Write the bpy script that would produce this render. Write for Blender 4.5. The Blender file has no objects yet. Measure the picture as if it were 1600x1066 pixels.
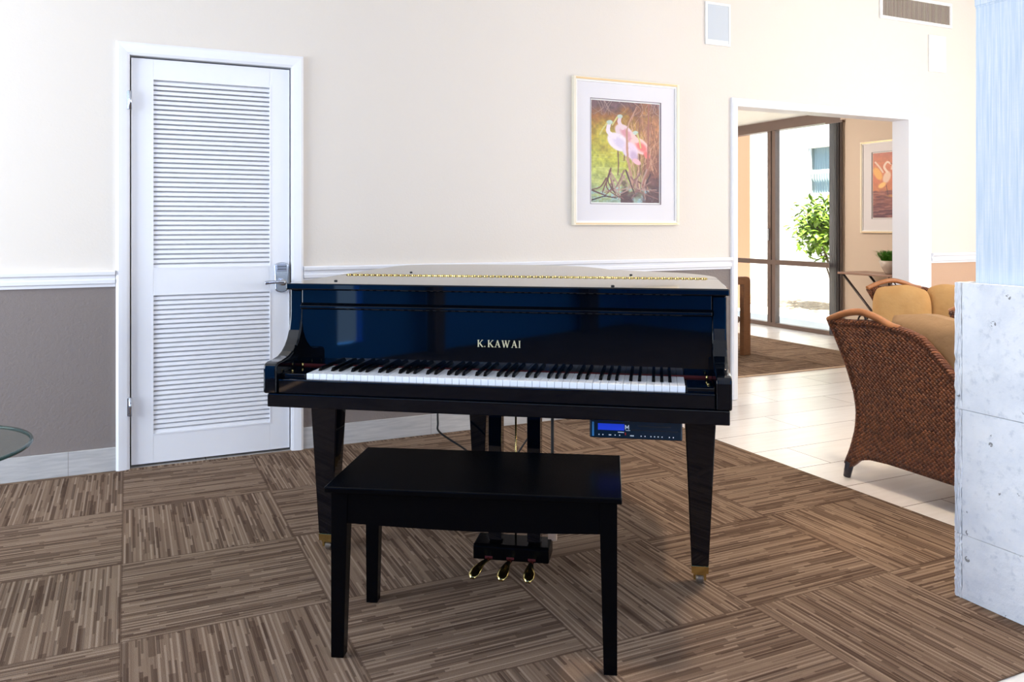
import bpy, bmesh, math, random
import numpy as np
from mathutils import Vector, Matrix, Euler
random.seed(7)
rng = np.random.default_rng(7)
PI = math.pi
S = bpy.context.scene
COL = S.collection

def lin(c):
    return tuple((v/12.92 if v <= .04045 else ((v+.055)/1.055)**2.4) for v in c)
def rgb(r, g, b):
    return lin((r/255, g/255, b/255)) + (1.0,)

# ------------------------------------------------------------------ camera
cam = bpy.data.cameras.new('camera'); camo = bpy.data.objects.new('camera', cam); COL.objects.link(camo)
camo.location = (0, 0, 1.2)
camo.rotation_euler = (math.radians(90), 0, math.radians(-25.2))
cam.sensor_width = 36; cam.lens = 36*1275/1600; cam.shift_y = -(533-352)/1600
cam.clip_start = .05; cam.clip_end = 200
S.camera = camo
# ------------------------------------------------------------------ world, sun, window light, exposure
S.view_settings.view_transform = 'Standard'; S.view_settings.look = 'None'
S.view_settings.exposure = -1.34; S.view_settings.gamma = 1; S.view_settings.use_curve_mapping = False
w = bpy.data.worlds.new('world'); S.world = w; w.use_nodes = True
wn = w.node_tree; wn.nodes.clear()
wo = wn.nodes.new('ShaderNodeOutputWorld'); wb = wn.nodes.new('ShaderNodeBackground')
wb.inputs[0].default_value = (.35, .60, 1, 1); wb.inputs[1].default_value = 5.0
wn.links.new(wb.outputs[0], wo.inputs[0])

def light(name, kind, loc, direction, energy, color, sx=1, sy=1):
    l = bpy.data.lights.new(name, kind); l.energy = energy; l.color = color
    if kind == 'AREA':
        l.shape = 'RECTANGLE'; l.size = sx; l.size_y = sy
    o = bpy.data.objects.new(name, l); COL.objects.link(o)
    o.location = loc; o.rotation_euler = Vector(direction).to_track_quat('-Z', 'Y').to_euler()
    return o
sun = light('sun', 'SUN', (8, 5, 8), (.27, .38, -.88), 60, (1, .95, .86)); sun.data.angle = math.radians(.8)
# daylight entering by the windows of the room (each sits in a real opening)
REARWIN = [(-.6, 1.4), (1.9, 3.9), (4.4, 6.4)]
for a, b in REARWIN:
    light('rear_window_daylight', 'AREA', ((a+b)/2, -3.72, 1.55), (0, 1, 0), 190, (.93, .96, 1), b-a-.1, 2.2)
light('left_window_daylight', 'AREA', (-3.12, 3.0, 1.5), (1, 0, 0), 430, (.87, .94, 1), 2.0, 2.1)
light('right_window_daylight', 'AREA', (7.02, 1.0, 1.5), (-1, 0, 0), 430, (1, .89, .74), 2.9, 2.3)

# ------------------------------------------------------------------ materials
def mat(name, color, rough=.5, metal=0, spec=.5, emit=None, estr=0, coat=0):
    m = bpy.data.materials.new(name); m.use_nodes = True
    b = m.node_tree.nodes['Principled BSDF']
    b.inputs['Base Color'].default_value = color
    b.inputs['Roughness'].default_value = rough; b.inputs['Metallic'].default_value = metal
    b.inputs['Specular IOR Level'].default_value = spec
    b.inputs['Coat Weight'].default_value = coat
    if emit:
        b.inputs['Emission Color'].default_value = emit; b.inputs['Emission Strength'].default_value = estr
    return m
class NT:
    def __init__(s, m): s.t = m.node_tree; s.b = s.t.nodes['Principled BSDF']
    def n(s, k, **kw):
        x = s.t.nodes.new('ShaderNode'+k)
        for a, v in kw.items(): setattr(x, a, v)
        return x
    def l(s, a, b): s.t.links.new(a, b)
    def put(s, sock, v):
        if isinstance(v, (int, float)): sock.default_value = v
        elif isinstance(v, tuple): sock.default_value = v
        else: s.l(v, sock)
    def math(s, op, a, b=0.0, c=None):
        x = s.n('Math', operation=op); s.put(x.inputs[0], a); s.put(x.inputs[1], b)
        if c is not None: s.put(x.inputs[2], c)
        return x.outputs[0]
    def mix(s, f, a, b):
        x = s.n('Mix', data_type='RGBA'); s.put(x.inputs[0], f); s.put(x.inputs[6], a); s.put(x.inputs[7], b)
        return x.outputs[2]
    def coord(s, kind='Object'):
        return s.n('TexCoord').outputs[kind]
    def sep(s, v):
        x = s.n('SeparateXYZ'); s.l(v, x.inputs[0]); return x.outputs
    def comb(s, x=0., y=0., z=0.):
        c = s.n('CombineXYZ'); s.put(c.inputs[0], x); s.put(c.inputs[1], y); s.put(c.inputs[2], z); return c.outputs[0]
    def noise(s, v, scale, detail=3, rough=.5):
        x = s.n('TexNoise'); s.l(v, x.inputs['Vector']); x.inputs['Scale'].default_value = scale
        x.inputs['Detail'].default_value = detail; x.inputs['Roughness'].default_value = rough
        return x.outputs['Fac']
    def white(s, v):
        x = s.n('TexWhiteNoise', noise_dimensions='3D'); s.l(v, x.inputs['Vector']); return x.outputs['Value']
    def map(s, f, a, b, c=0., d=1.):
        x = s.n('MapRange'); s.put(x.inputs[0], f)
        for i, q in enumerate((a, b, c, d)): x.inputs[i+1].default_value = q
        return x.outputs[0]
    def bump(s, h, strength=.3, dist=.01):
        x = s.n('Bump'); x.inputs['Strength'].default_value = strength; x.inputs['Distance'].default_value = dist
        s.l(h, x.inputs['Height']); s.l(x.outputs[0], s.b.inputs['Normal']); return x
    def scale(s, v, x, y, z):
        m = s.n('Mapping'); s.l(v, m.inputs[0]); m.inputs['Scale'].default_value = (x, y, z); return m.outputs[0]

def paint(name, color, bump=.15, rough=.6):
    m = mat(name, color, rough, spec=.35); t = NT(m)
    t.bump(t.noise(t.coord(), 90, 2), bump, .004)
    return m
M = {}
M['cream'] = paint('cream_wall_paint', rgb(223, 214, 203))
M['taupe'] = paint('taupe_wall_paint', rgb(128, 118, 113), .5)
M['blueroom'] = paint('deep_blue_wall_paint', rgb(16, 146, 244))
M['peach'] = paint('peach_wall_paint', rgb(200, 164, 136))
M['white'] = mat('white_satin_paint', rgb(235, 235, 238), .38)
M['ceil'] = paint('ceiling_paint', rgb(240, 238, 234))
M['black'] = mat('black_piano_lacquer', (.0008, .0018, .0042, 1), .035, spec=.5)
M['satin'] = mat('black_satin_lacquer', (.0010, .0012, .0018, 1), .25, spec=.09)
M['dark'] = mat('dark_plastic', (.01, .01, .012, 1), .35)
M['brass'] = mat('brass', rgb(204, 182, 118), .18, 1)
M['letter'] = mat('pale_gold_lettering', rgb(215, 205, 165), .45, .3)
M['ivory'] = mat('white_key_plastic', rgb(240, 242, 246), .2)
M['felt'] = mat('red_felt', rgb(76, 8, 16), .9)
M['chrome'] = mat('satin_chrome', rgb(190, 196, 208), .2, 1)
M['rubber'] = mat('black_rubber', (.012, .012, .014, 1), .6)
M['bronze'] = mat('bronze_aluminium', rgb(104, 88, 82), .4, .2)
M['lcd'] = mat('blue_lcd', rgb(30, 60, 200), .3, emit=rgb(40, 80, 235), estr=.4)
M['player'] = mat('player_face', (.004, .014, .028, 1), .22)
M['print'] = mat('printed_white', rgb(225, 230, 235), .5)
M['grill'] = mat('speaker_grille', rgb(196, 202, 208), .6)
M['plast'] = mat('white_plastic', rgb(238, 236, 232), .45)
M['mat_board'] = mat('pale_mat_board', rgb(232, 228, 230), .8)
M['frame'] = mat('cream_frame', rgb(232, 222, 200), .35)
M['gilt'] = mat('gilt_fillet', rgb(214, 180, 130), .35, .3)
M['red_button'] = mat('red_button', rgb(150, 20, 25), .4)
M['blind'] = mat('grey_blind_fabric', rgb(118, 112, 114), .6)
M['steel_frame'] = mat('dark_table_metal', rgb(52, 42, 40), .4, .6)
M['tabletop'] = mat('brown_table_top', rgb(150, 118, 102), .35)
M['ceramic'] = mat('grey_glazed_bowl', rgb(190, 176, 164), .18)
M['grass'] = mat('grass_green', rgb(62, 128, 24), .5)
M['soil'] = mat('potting_soil', rgb(50, 36, 26), .9)
M['greycloth'] = mat('grey_upholstery', rgb(178, 172, 170), .85)
M['curtain'] = mat('grey_blue_curtain', rgb(176, 184, 188), .7)
M['leaf'] = mat('yellow_green_leaf', rgb(104, 132, 30), .45)
M['bark'] = mat('shrub_bark', rgb(96, 76, 58), .8)
M['pave'] = mat('pale_paving', rgb(225, 220, 212), .8)
M['cord'] = mat('black_cord', (.01, .01, .011, 1), .5)
M['fill_downlight'] = mat('fill_downlight_lens', (1, .93, .82, 1), .5, emit=(1, .86, .68, 1), estr=6)  # glowing lens of the added ceiling fill lights

m = mat('wood_stained', rgb(134, 82, 48), .35); t = NT(m)
nz = t.noise(t.scale(t.coord(), 6, 6, 60), 3, 4); t.l(t.mix(nz, rgb(104, 68, 44), rgb(150, 108, 74)), t.b.inputs['Base Color'])
M['wood'] = m
m = mat('rattan_pole', rgb(176, 112, 66), .35); t = NT(m)
nz = t.noise(t.coord(), 25, 4); t.l(t.mix(nz, rgb(140, 84, 46), rgb(196, 132, 82)), t.b.inputs['Base Color'])
M['rattan'] = m

def fabric(name, c1, c2):
    m = mat(name, c1, .9, spec=.2); t = NT(m)
    n1 = t.noise(t.coord(), 9, 5); t.l(t.mix(n1, c1, c2), t.b.inputs['Base Color'])
    t.bump(t.noise(t.coord(), 14, 6), .35, .02)
    return m
M['gold_cloth'] = fabric('gold_chenille', rgb(206, 164, 108), rgb(180, 134, 82))
M['tan_cloth'] = fabric('tan_chenille', rgb(160, 130, 98), rgb(136, 108, 78))

# glass: reflection by angle over a clear transparent layer
def glass(name, tint, ior=1.45):
    m = bpy.data.materials.new(name); m.use_nodes = True; nt = m.node_tree; nt.nodes.clear()
    o = nt.nodes.new('ShaderNodeOutputMaterial'); mx = nt.nodes.new('ShaderNodeMixShader')
    tr = nt.nodes.new('ShaderNodeBsdfTransparent'); gl = nt.nodes.new('ShaderNodeBsdfGlossy'); fr = nt.nodes.new('ShaderNodeFresnel')
    tr.inputs[0].default_value = tint; gl.inputs['Roughness'].default_value = .02; fr.inputs[0].default_value = ior
    ge = nt.nodes.new('ShaderNodeNewGeometry'); mu = nt.nodes.new('ShaderNodeMath'); mu.operation = 'MULTIPLY_ADD'   # reflect on entering only
    mu.inputs[1].default_value = -1; mu.inputs[2].default_value = 1; nt.links.new(ge.outputs['Backfacing'], mu.inputs[0])
    m2 = nt.nodes.new('ShaderNodeMath'); m2.operation = 'MULTIPLY'; nt.links.new(mu.outputs[0], m2.inputs[0]); nt.links.new(fr.outputs[0], m2.inputs[1])
    nt.links.new(m2.outputs[0], mx.inputs[0]); nt.links.new(tr.outputs[0], mx.inputs[1]); nt.links.new(gl.outputs[0], mx.inputs[2])
    nt.links.new(mx.outputs[0], o.inputs[0])
    return m
M['glass'] = glass('window_glass', (.93, .96, .95, 1), 1.3)
M['picture_glass'] = glass('picture_glass', (.99, .99, .99, 1), 1.35)
M['table_glass'] = glass('green_tinted_glass', (.86, .92, .89, 1), 1.4)
M['glass_edge'] = mat('green_glass_edge', rgb(46, 74, 72), .15)
M['dimglass'] = mat('reflecting_window_glass', rgb(120, 140, 140), .1)

# carpet tiles: .6 m squares, quarter turned, heathered stripes
TX, TY, TS = 2.98, 1.40, .6
def carpet(name, c_lo, c_mid, c_hi, c_dark, c_lite):
    m = mat(name, c_mid, .95, spec=.12); t = NT(m)
    x, y, z = t.sep(t.n('NewGeometry').outputs['Position'])
    tx = t.math('DIVIDE', t.math('SUBTRACT', x, TX-60*TS), TS); ty = t.math('DIVIDE', t.math('SUBTRACT', y, TY-60*TS), TS)
    ix = t.math('FLOOR', tx); iy = t.math('FLOOR', ty)
    fx = t.math('SUBTRACT', tx, ix); fy = t.math('SUBTRACT', ty, iy)
    par = t.math('MODULO', t.math('ADD', ix, iy), 2.0)       # 0 / 1
    def sel(a, b): return t.math('ADD', a, t.math('MULTIPLY', par, t.math('SUBTRACT', b, a)))
    across = sel(fx, fy); along = sel(fy, fx)
    seed = t.math('ADD', t.math('MULTIPLY', ix, 7.13), t.math('MULTIPLY', iy, 3.71))
    def layer(n, L, off):
        col = t.math('FLOOR', t.math('MULTIPLY', across, float(n)))
        r = t.white(t.comb(col, seed, off))
        seg = t.math('FLOOR', t.math('ADD', t.math('MULTIPLY', along, L), t.math('MULTIPLY', r, 5.0)))
        return t.white(t.comb(col, seg, t.math('ADD', seed, off+9.0)))
    def prof(n, w_):
        f_ = t.math('ABSOLUTE', t.math('SUBTRACT', t.math('FRACT', t.math('MULTIPLY', across, float(n))), .5))
        return t.math('LESS_THAN', f_, w_)
    fine = layer(120, 1.5, 1.0); fine2 = layer(60, 2.5, 21.0)
    c = t.mix(t.map(fine, .1, 1), c_lo, c_hi)
    c = t.mix(t.math('MULTIPLY', fine2, .65), c, c_mid)
    lite = t.math('MULTIPLY', t.math('MULTIPLY', t.math('GREATER_THAN', layer(34, .9, 131.0), .35), prof(34, .17)), .42)
    c = t.mix(lite, c, c_lite)
    for n_, L_, th, off, am in ((52, 2.6, .80, 91.0, .72), (26, 2.4, .88, 51.0, .55), (80, 4.0, .84, 171.0, .6)):
        c = t.mix(t.math('MULTIPLY', t.math('MULTIPLY', t.math('GREATER_THAN', layer(n_, L_, off), th), prof(n_, .42)), am), c, c_dark)
    pile = t.noise(t.comb(x, y), 420, 2)
    c = t.mix(t.map(pile, .3, .75, .0, .45), c, c_dark)
    ed = t.math('MINIMUM', t.math('MINIMUM', fx, t.math('SUBTRACT', 1.0, fx)), t.math('MINIMUM', fy, t.math('SUBTRACT', 1.0, fy)))
    c = t.mix(t.math('MULTIPLY', t.math('LESS_THAN', ed, .006), .45), c, c_dark)
    t.l(c, t.b.inputs['Base Color'])
    t.bump(pile, .5, .006)
    return m
M['carpet'] = carpet('heathered_carpet_tile', rgb(116, 94, 77), rgb(133, 110, 91), rgb(150, 127, 107), rgb(72, 53, 41), rgb(190, 168, 147))

# large format floor tile
def floor_tile():
    m = mat('pale_plank_tile', rgb(206, 198, 192), .27, spec=.9); t = NT(m)
    x, y, z = t.sep(t.n('NewGeometry').outputs['Position'])
    row = t.math('FLOOR', t.math('DIVIDE', y, .305))
    xs = t.math('DIVIDE', t.math('ADD', x, t.math('MULTIPLY', row, .41)), 1.22)
    fy = t.math('FRACT', t.math('DIVIDE', y, .305)); fx = t.math('FRACT', xs)
    g = t.math('MAXIMUM', t.math('LESS_THAN', fy, .014), t.math('LESS_THAN', fx, .0035))
    n1 = t.noise(t.scale(t.coord(), 1.2, 9, 1), 3, 5)
    base = t.mix(n1, rgb(222, 216, 210), rgb(246, 243, 240))
    r = t.white(t.comb(t.math('FLOOR', xs), row, 3.0))
    base = t.mix(t.math('MULTIPLY', r, .25), base, rgb(190, 180, 172))
    t.l(t.mix(g, base, rgb(120, 108, 100)), t.b.inputs['Base Color'])
    t.bump(t.math('SUBTRACT', 1.0, g), .3, .002)
    return m
M['tile'] = floor_tile()
m = mat('grey_wood_look_tile', rgb(190, 186, 182), .5); t = NT(m)
n1 = t.noise(t.scale(t.coord(), 2.5, 2.5, 22), 4, 6)
x, y, z = t.sep(t.coord())
gx = t.math('LESS_THAN', t.math('FRACT', t.math('DIVIDE', t.math('ADD', x, 10.02), .61)), .004)
t.l(t.mix(gx, t.mix(t.map(n1, .3, .7), rgb(172, 170, 169), rgb(192, 189, 186)), rgb(140, 134, 128)), t.b.inputs['Base Color'])
M['basetile'] = m
# coral stone slab
m = mat('pale_coral_stone', rgb(222, 224, 228), .75); t = NT(m); co = t.coord()
n1 = t.noise(co, 5, 7, .6); n2 = t.noise(co, 38, 4, .6)
vo = t.n('TexVoronoi'); vo.inputs['Scale'].default_value = 17; t.l(co, vo.inputs['Vector'])
pit = t.math('MULTIPLY', t.math('LESS_THAN', vo.outputs['Distance'], .16), t.math('GREATER_THAN', n2, .53))
c = t.mix(t.map(n1, .42, .68), rgb(253, 252, 250), rgb(232, 234, 237))
c = t.mix(t.map(n2, .56, .68, 0, .4), c, rgb(196, 200, 206))
c = t.mix(t.math('MULTIPLY', pit, .8), c, rgb(120, 116, 110))
c = t.mix(t.math('MULTIPLY', t.map(t.noise(co, 3.1, 2), .66, .74), .5), c, rgb(214, 192, 160))
t.l(c, t.b.inputs['Base Color']); t.bump(t.math('SUBTRACT', n2, t.math('MULTIPLY', pit, 1.5)), .5, .006)
M['stone'] = m
# blue grasscloth
m = mat('pale_blue_grasscloth', rgb(150, 186, 222), .8); t = NT(m); co = t.coord()
n1 = t.noise(t.scale(co, 90, 90, 2.5), 2, 4, .6); n2 = t.noise(t.scale(co, 3, 3, 160), 3, 2); n3 = t.noise(co, 2.2, 3)
c = t.mix(t.map(n1, .35, .66), rgb(206, 221, 232), rgb(240, 244, 246)); c = t.mix(t.map(n2, .4, .7, 0, .3), c, rgb(214, 228, 240))
c = t.mix(t.map(n3, .45, .7, 0, .35), c, rgb(212, 224, 236))
t.l(c, t.b.inputs['Base Color']); t.bump(n1, .25, .003)
M['bluepaper'] = m
# stucco
m = mat('white_stucco', rgb(232, 228, 222), .85); t = NT(m); co = t.coord()
t.bump(t.noise(co, 7, 8, .65), .8, .04); M['stucco'] = m
M['peachstucco'] = mat('peach_stucco', rgb(150, 108, 84), .85)
m = mat('river_gravel', rgb(150, 128, 104), .8); t = NT(m)
vo = t.n('TexVoronoi'); vo.inputs['Scale'].default_value = 22; t.l(t.coord(), vo.inputs['Vector'])
t.l(t.mix(t.white(vo.outputs['Position']), rgb(120, 98, 78), rgb(190, 172, 148)), t.b.inputs['Base Color']); t.bump(vo.outputs['Distance'], .8, .03)
M['gravel'] = m
# woven rattan from the UVs (metres)
m = mat('woven_brown_rattan', rgb(120, 66, 36), .42, spec=.4); t = NT(m)
u, v, _ = t.sep(t.coord('UV'))
P = .0135
a = t.math('DIVIDE', t.math('ADD', u, v), P*1.414); b = t.math('DIVIDE', t.math('SUBTRACT', u, v), P*1.414)
ia = t.math('FLOOR', a); ib = t.math('FLOOR', b); fa = t.math('FRACT', a); fb = t.math('FRACT', b)
# twill: strand over/under shifts by one each row
ph = t.math('FLOORED_MODULO', t.math('ADD', ia, ib), 2.0)
sel_f = t.math('ADD', t.math('MULTIPLY', ph, fa), t.math('MULTIPLY', t.math('SUBTRACT', 1.0, ph), fb))
oth = t.math('ADD', t.math('MULTIPLY', ph, fb), t.math('MULTIPLY', t.math('SUBTRACT', 1.0, ph), fa))
r1 = t.math('SINE', t.math('MULTIPLY', sel_f, PI)); r2 = t.math('SINE', t.math('MULTIPLY', oth, PI))
hgt = t.math('MULTIPLY', t.math('POWER', r1, .6), t.math('ADD', .55, t.math('MULTIPLY', r2, .45)))
rn = t.white(t.comb(ia, ib, ph))
cc = t.mix(rn, rgb(84, 43, 26), rgb(150, 90, 54))
big = t.noise(t.coord(), 6, 4)
cc = t.mix(t.map(big, .35, .7, 0, .55), cc, rgb(104, 52, 30))
cc = t.mix(t.map(hgt, .0, .5, .85, 0), cc, rgb(46, 22, 14))
t.l(cc, t.b.inputs['Base Color']); t.bump(hgt, .9, .008)
M['wicker'] = m
# painted prints: colours held per vertex
m = mat('art_print', (1, 1, 1, 1), .5); t = NT(m)
at = t.n('VertexColor', layer_name='ink'); t.l(at.outputs[0], t.b.inputs['Base Color']); M['ink'] = m

# ------------------------------------------------------------------ mesh helpers
def tag(o, label=None, cat=None, group=None, kind=None):
    if label: o['label'] = label
    if cat: o['category'] = cat
    if group: o['group'] = group
    if kind: o['kind'] = kind
    return o
def empty(name, loc=(0, 0, 0), rz=0, **kw):
    o = bpy.data.objects.new(name, None); COL.objects.link(o)
    o.location = loc; o.rotation_euler = (0, 0, rz); o.empty_display_size = .1
    return tag(o, **kw)
def obj(name, bm, mats, parent=None, smooth=False, bevel=0, seg=2, angle=35):
    me = bpy.data.meshes.new(name)
    bmesh.ops.recalc_face_normals(bm, faces=bm.faces[:]) if not getattr(bm, '_keep', False) else None
    bm.to_mesh(me); bm.free()
    if not isinstance(mats, (list, tuple)): mats = [mats]
    for q in mats: me.materials.append(M[q] if isinstance(q, str) else q)
    o = bpy.data.objects.new(name, me); COL.objects.link(o)
    if parent: o.parent = parent
    if smooth:
        for p in me.polygons: p.use_smooth = True
    if bevel:
        b = o.modifiers.new('bevel', 'BEVEL'); b.width = bevel; b.segments = seg; b.limit_method = 'ANGLE'; b.angle_limit = math.radians(angle)
        b.harden_normals = False
        for p in me.polygons: p.use_smooth = False
    return o
def BM(): return bmesh.new()
def box(bm, x0, x1, y0, y1, z0, z1, mi=0):
    x0, x1 = sorted((x0, x1)); y0, y1 = sorted((y0, y1)); z0, z1 = sorted((z0, z1))
    v = [bm.verts.new(p) for p in [(x0,y0,z0),(x1,y0,z0),(x1,y1,z0),(x0,y1,z0),(x0,y0,z1),(x1,y0,z1),(x1,y1,z1),(x0,y1,z1)]]
    for f in ((3,2,1,0),(4,5,6,7),(0,1,5,4),(1,2,6,5),(2,3,7,6),(3,0,4,7)):
        fc = bm.faces.new([v[i] for i in f]); fc.material_index = mi
    return v
def taper(bm, cx, cy, z0, z1, w0, d0, w1, d1, ox=0, oy=0, mi=0):
    # w0,d0 at z0; w1,d1 at z1 ; ox,oy moves the lower end
    v = []
    for z, ww, dd, ax, ay in ((z0, w0, d0, ox, oy), (z1, w1, d1, 0, 0)):
        for sx, sy in ((-1,-1),(1,-1),(1,1),(-1,1)):
            v.append(bm.verts.new((cx+ax+sx*ww/2, cy+ay+sy*dd/2, z)))
    for f in ((3,2,1,0),(4,5,6,7),(0,1,5,4),(1,2,6,5),(2,3,7,6),(3,0,4,7)):
        fc = bm.faces.new([v[i] for i in f]); fc.material_index = mi
def prism(bm, pts, z0, z1, axis='z', mi=0):
    def P(p, h):
        if axis == 'z': return (p[0], p[1], h)
        if axis == 'x': return (h, p[0], p[1])
        return (p[0], h, p[1])
    a = [bm.verts.new(P(p, z0)) for p in pts]; b = [bm.verts.new(P(p, z1)) for p in pts]
    fs = [bm.faces.new(a[::-1]), bm.faces.new(b)]
    n = len(pts)
    for i in range(n): fs.append(bm.faces.new([a[i], a[(i+1) % n], b[(i+1) % n], b[i]]))
    for f in fs: f.material_index = mi
def lathe(bm, prof, cx=0, cy=0, seg=32, mi=0):
    rings = []
    for r, z in prof:
        if r < 1e-5: rings.append([bm.verts.new((cx, cy, z))])
        else: rings.append([bm.verts.new((cx+r*math.cos(2*PI*i/seg), cy+r*math.sin(2*PI*i/seg), z)) for i in range(seg)])
    for a, b in zip(rings, rings[1:]):
        for i in range(seg):
            j = (i+1) % seg
            vs = [a[i % len(a)], a[j % len(a)], b[j % len(b)], b[i % len(b)]]
            u = []
            for q in vs:
                if q not in u: u.append(q)
            if len(u) > 2:
                f = bm.faces.new(u); f.material_index = mi
def tube(bm, pts, r, seg=10, closed=False, mi=0, radii=None):
    pts = [Vector(p) for p in pts]; n = len(pts); rings = []; up = Vector((0, 0, 1)); prev = None
    for i, p in enumerate(pts):
        a = pts[(i-1) % n] if closed or i > 0 else p; b = pts[(i+1) % n] if closed or i < n-1 else p
        d = (b-a).normalized()
        if prev is None:
            s = d.cross(up) if abs(d.z) < .95 else d.cross(Vector((1, 0, 0)))
        else: s = prev - d*prev.dot(d)
        s.normalize(); q = d.cross(s); prev = s
        rr = radii[i] if radii else r
        rings.append([bm.verts.new(p+(s*math.cos(2*PI*k/seg)+q*math.sin(2*PI*k/seg))*rr) for k in range(seg)])
    m_ = n if closed else n-1
    for i in range(m_):
        A, B = rings[i], rings[(i+1) % n]
        for k in range(seg):
            f = bm.faces.new([A[k], A[(k+1) % seg], B[(k+1) % seg], B[k]]); f.material_index = mi; f.smooth = True
    if not closed:
        for R_ in (rings[0][::-1], rings[-1]):
            f = bm.faces.new(R_); f.material_index = mi
def spline(pts, n=8):
    out = []; P = [Vector(p) for p in pts]
    for i in range(len(P)-1):
        p0 = P[max(i-1, 0)]; p1 = P[i]; p2 = P[i+1]; p3 = P[min(i+2, len(P)-1)]
        for k in range(n):
            t_ = k/n
            out.append(.5*((2*p1)+(p2-p0)*t_+(2*p0-5*p1+4*p2-p3)*t_*t_+(3*p1-p0-3*p2+p3)*t_**3))
    out.append(P[-1]); return out
def struct(name, bm, mats, parent=None, bevel=0, **kw):
    o = obj(name, bm, mats, parent, bevel=bevel)
    if not parent: o['kind'] = 'structure'
    return o

# ------------------------------------------------------------------ the room
YW = 4.44; WT = .14; H1 = 3.05; XR = 7.0; XL = -3.0; YF = -3.6
DX0, DX1, DH = .014, .781, 2.035       # louvred door
OX0, OX1, OH = 3.805, 5.495, 2.022     # opening to the far room
RZ0, RZ1 = .90, .98                    # chair rail
# floor slab with tile, carpet fields on top
b = BM(); box(b, XL-.1, XR, YF-.1, 8.8, -.12, -.004); struct('floor', b, 'tile')
b = BM(); box(b, XL, TX, TY, YW-.001, -.003, 0); box(b, XL, 1.78, YF, TY, -.003, 0); struct('floor_carpet', b, 'carpet')
b = BM(); box(b, 2.2, 6.15, 5.08, 8.7, -.003, .001); struct('floor_carpet', b, 'carpet')
b = BM(); box(b, 3.805, 6.15, 5.055, 5.079, -.003, .004); struct('trim_carpet_edge', b, mat('tan_edge_strip', rgb(206, 176, 146), .5))

b = BM()   # wall with the louvred door and the opening; upper cream, lower taupe
RM = (RZ0+RZ1)/2
def wseg(x0, x1, lower=True, low_mi=1):
    if lower: box(b, x0, x1, YW, YW+WT, 0, RM, low_mi)
    box(b, x0, x1, YW, YW+WT, RM if lower else 0, H1, 0)
wseg(XL, DX0-.012); box(b, DX0-.012, DX1+.012, YW, YW+WT, DH+.01, H1, 0)
wseg(DX1+.012, OX0-.006, low_mi=1); box(b, OX0-.006, OX1+.006, YW, YW+WT, OH+.006, H1, 0); wseg(OX1+.006, XR, low_mi=2)
struct('wall_back', b, ['cream', 'taupe', 'peach'])
b = BM()   # closet behind the door, dark void closed
box(b, DX0-.2, DX1+.2, YW+WT+.5, YW+WT+.55, 0, 2.3); box(b, DX0-.2, DX0-.15, YW+WT, YW+WT+.5, 0, 2.3); box(b, DX1+.15, DX1+.2, YW+WT, YW+WT+.5, 0, 2.3)
box(b, DX0-.2, DX1+.2, YW+WT, YW+WT+.5, 2.3, 2.35)
struct('wall_closet', b, 'cream')
b = BM()   # left wall with window
LW = (1.9, 4.1, .4, 2.6)
box(b, XL-.1, XL, YF, .24, 0, H1); box(b, XL-.1, XL, .50, LW[0], 0, H1); box(b, XL-.1, XL, .24, .50, 0, .16); box(b, XL-.1, XL, .24, .50, 2.1, H1); box(b, XL-.1, XL, LW[1], YW+WT, 0, H1); box(b, XL-.1, XL, LW[0], LW[1], 0, LW[2]); box(b, XL-.1, XL, LW[0], LW[1], LW[3], H1)
# two narrow openings that show in the lacquer
struct('wall_left', b, 'blueroom')
b = BM()
prev = XL-.1
for a, c in REARWIN:
    box(b, prev, a, YF-.1, YF, 0, H1); box(b, a, c, YF-.1, YF, 0, .4); box(b, a, c, YF-.1, YF, 2.7, H1); prev = c
box(b, prev, XR+.1, YF-.1, YF, 0, H1)
struct('wall_front', b, 'blueroom')
b = BM()
RW = (-.5, 2.5, .3, 2.7)
box(b, XR, XR+.1, YF, RW[0], 0, H1); box(b, XR, XR+.1, RW[1], 4.3, 0, H1); box(b, XR, XR+.1, RW[0], RW[1], 0, RW[2]); box(b, XR, XR+.1, RW[0], RW[1], RW[3], H1)
struct('wall_right', b, 'cream')
b = BM(); box(b, -2.91, -2.79, -.54, -.42, 0, H1); struct('trim_post_1', b, 'bronze')
b = BM(); box(b, -2.91, -2.77, -2.78, -2.62, 0, H1); struct('trim_post_2', b, 'bronze')
def winframe(name, axis, pos, a, c, z0, z1, n):
    b = BM(); fw = .05
    def bx(u0, u1, w0, w1):
        if axis == 'y': box(b, u0, u1, pos-.04, pos+.04, w0, w1)
        else: box(b, pos-.04, pos+.04, u0, u1, w0, w1)
    bx(a, c, z0, z0+fw); bx(a, c, z1-fw, z1)
    for i in range(n+1):
        u = a+(c-a-fw)*i/n; bx(u, u+fw, z0+fw, z1-fw)
    return struct(name, b, 'bronze')
for i, (a, c) in enumerate(REARWIN): winframe('window_%d' % (i+2), 'y', YF-.05, a, c, .4, 2.7, 2)
winframe('window_5', 'x', XL-.05, LW[0], LW[1], LW[2], LW[3], 2)
winframe('window_6', 'x', XR+.05, RW[0], RW[1], RW[2], RW[3], 3)
b = BM(); box(b, XL-.1, XR+.1, YF-.1, 4.58, H1, H1+.12); struct('ceiling', b, 'ceil')
# far room
FX = 6.88; FC = 2.43; FY = 8.7
b = BM(); box(b, 2.1, FX+.2, 4.58, FY+.1, FC, FC+.15); struct('ceiling_far_room', b, 'ceil')
b = BM(); box(b, 2.1, 2.2, 4.58, FY, 0, FC); box(b, 2.1, FX+.2, FY, FY+.1, 0, FC); struct('wall_far_left', b, 'cream')
WY0, WY1 = 6.389, 8.6
b = BM(); box(b, FX, FX+.2, 4.3, WY0, 0, FC+.15); box(b, FX, FX+.2, WY1, FY, 0, FC)
struct('wall_far_right', b, mat('tan_far_room_paint', rgb(206, 187, 168), .6))

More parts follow.
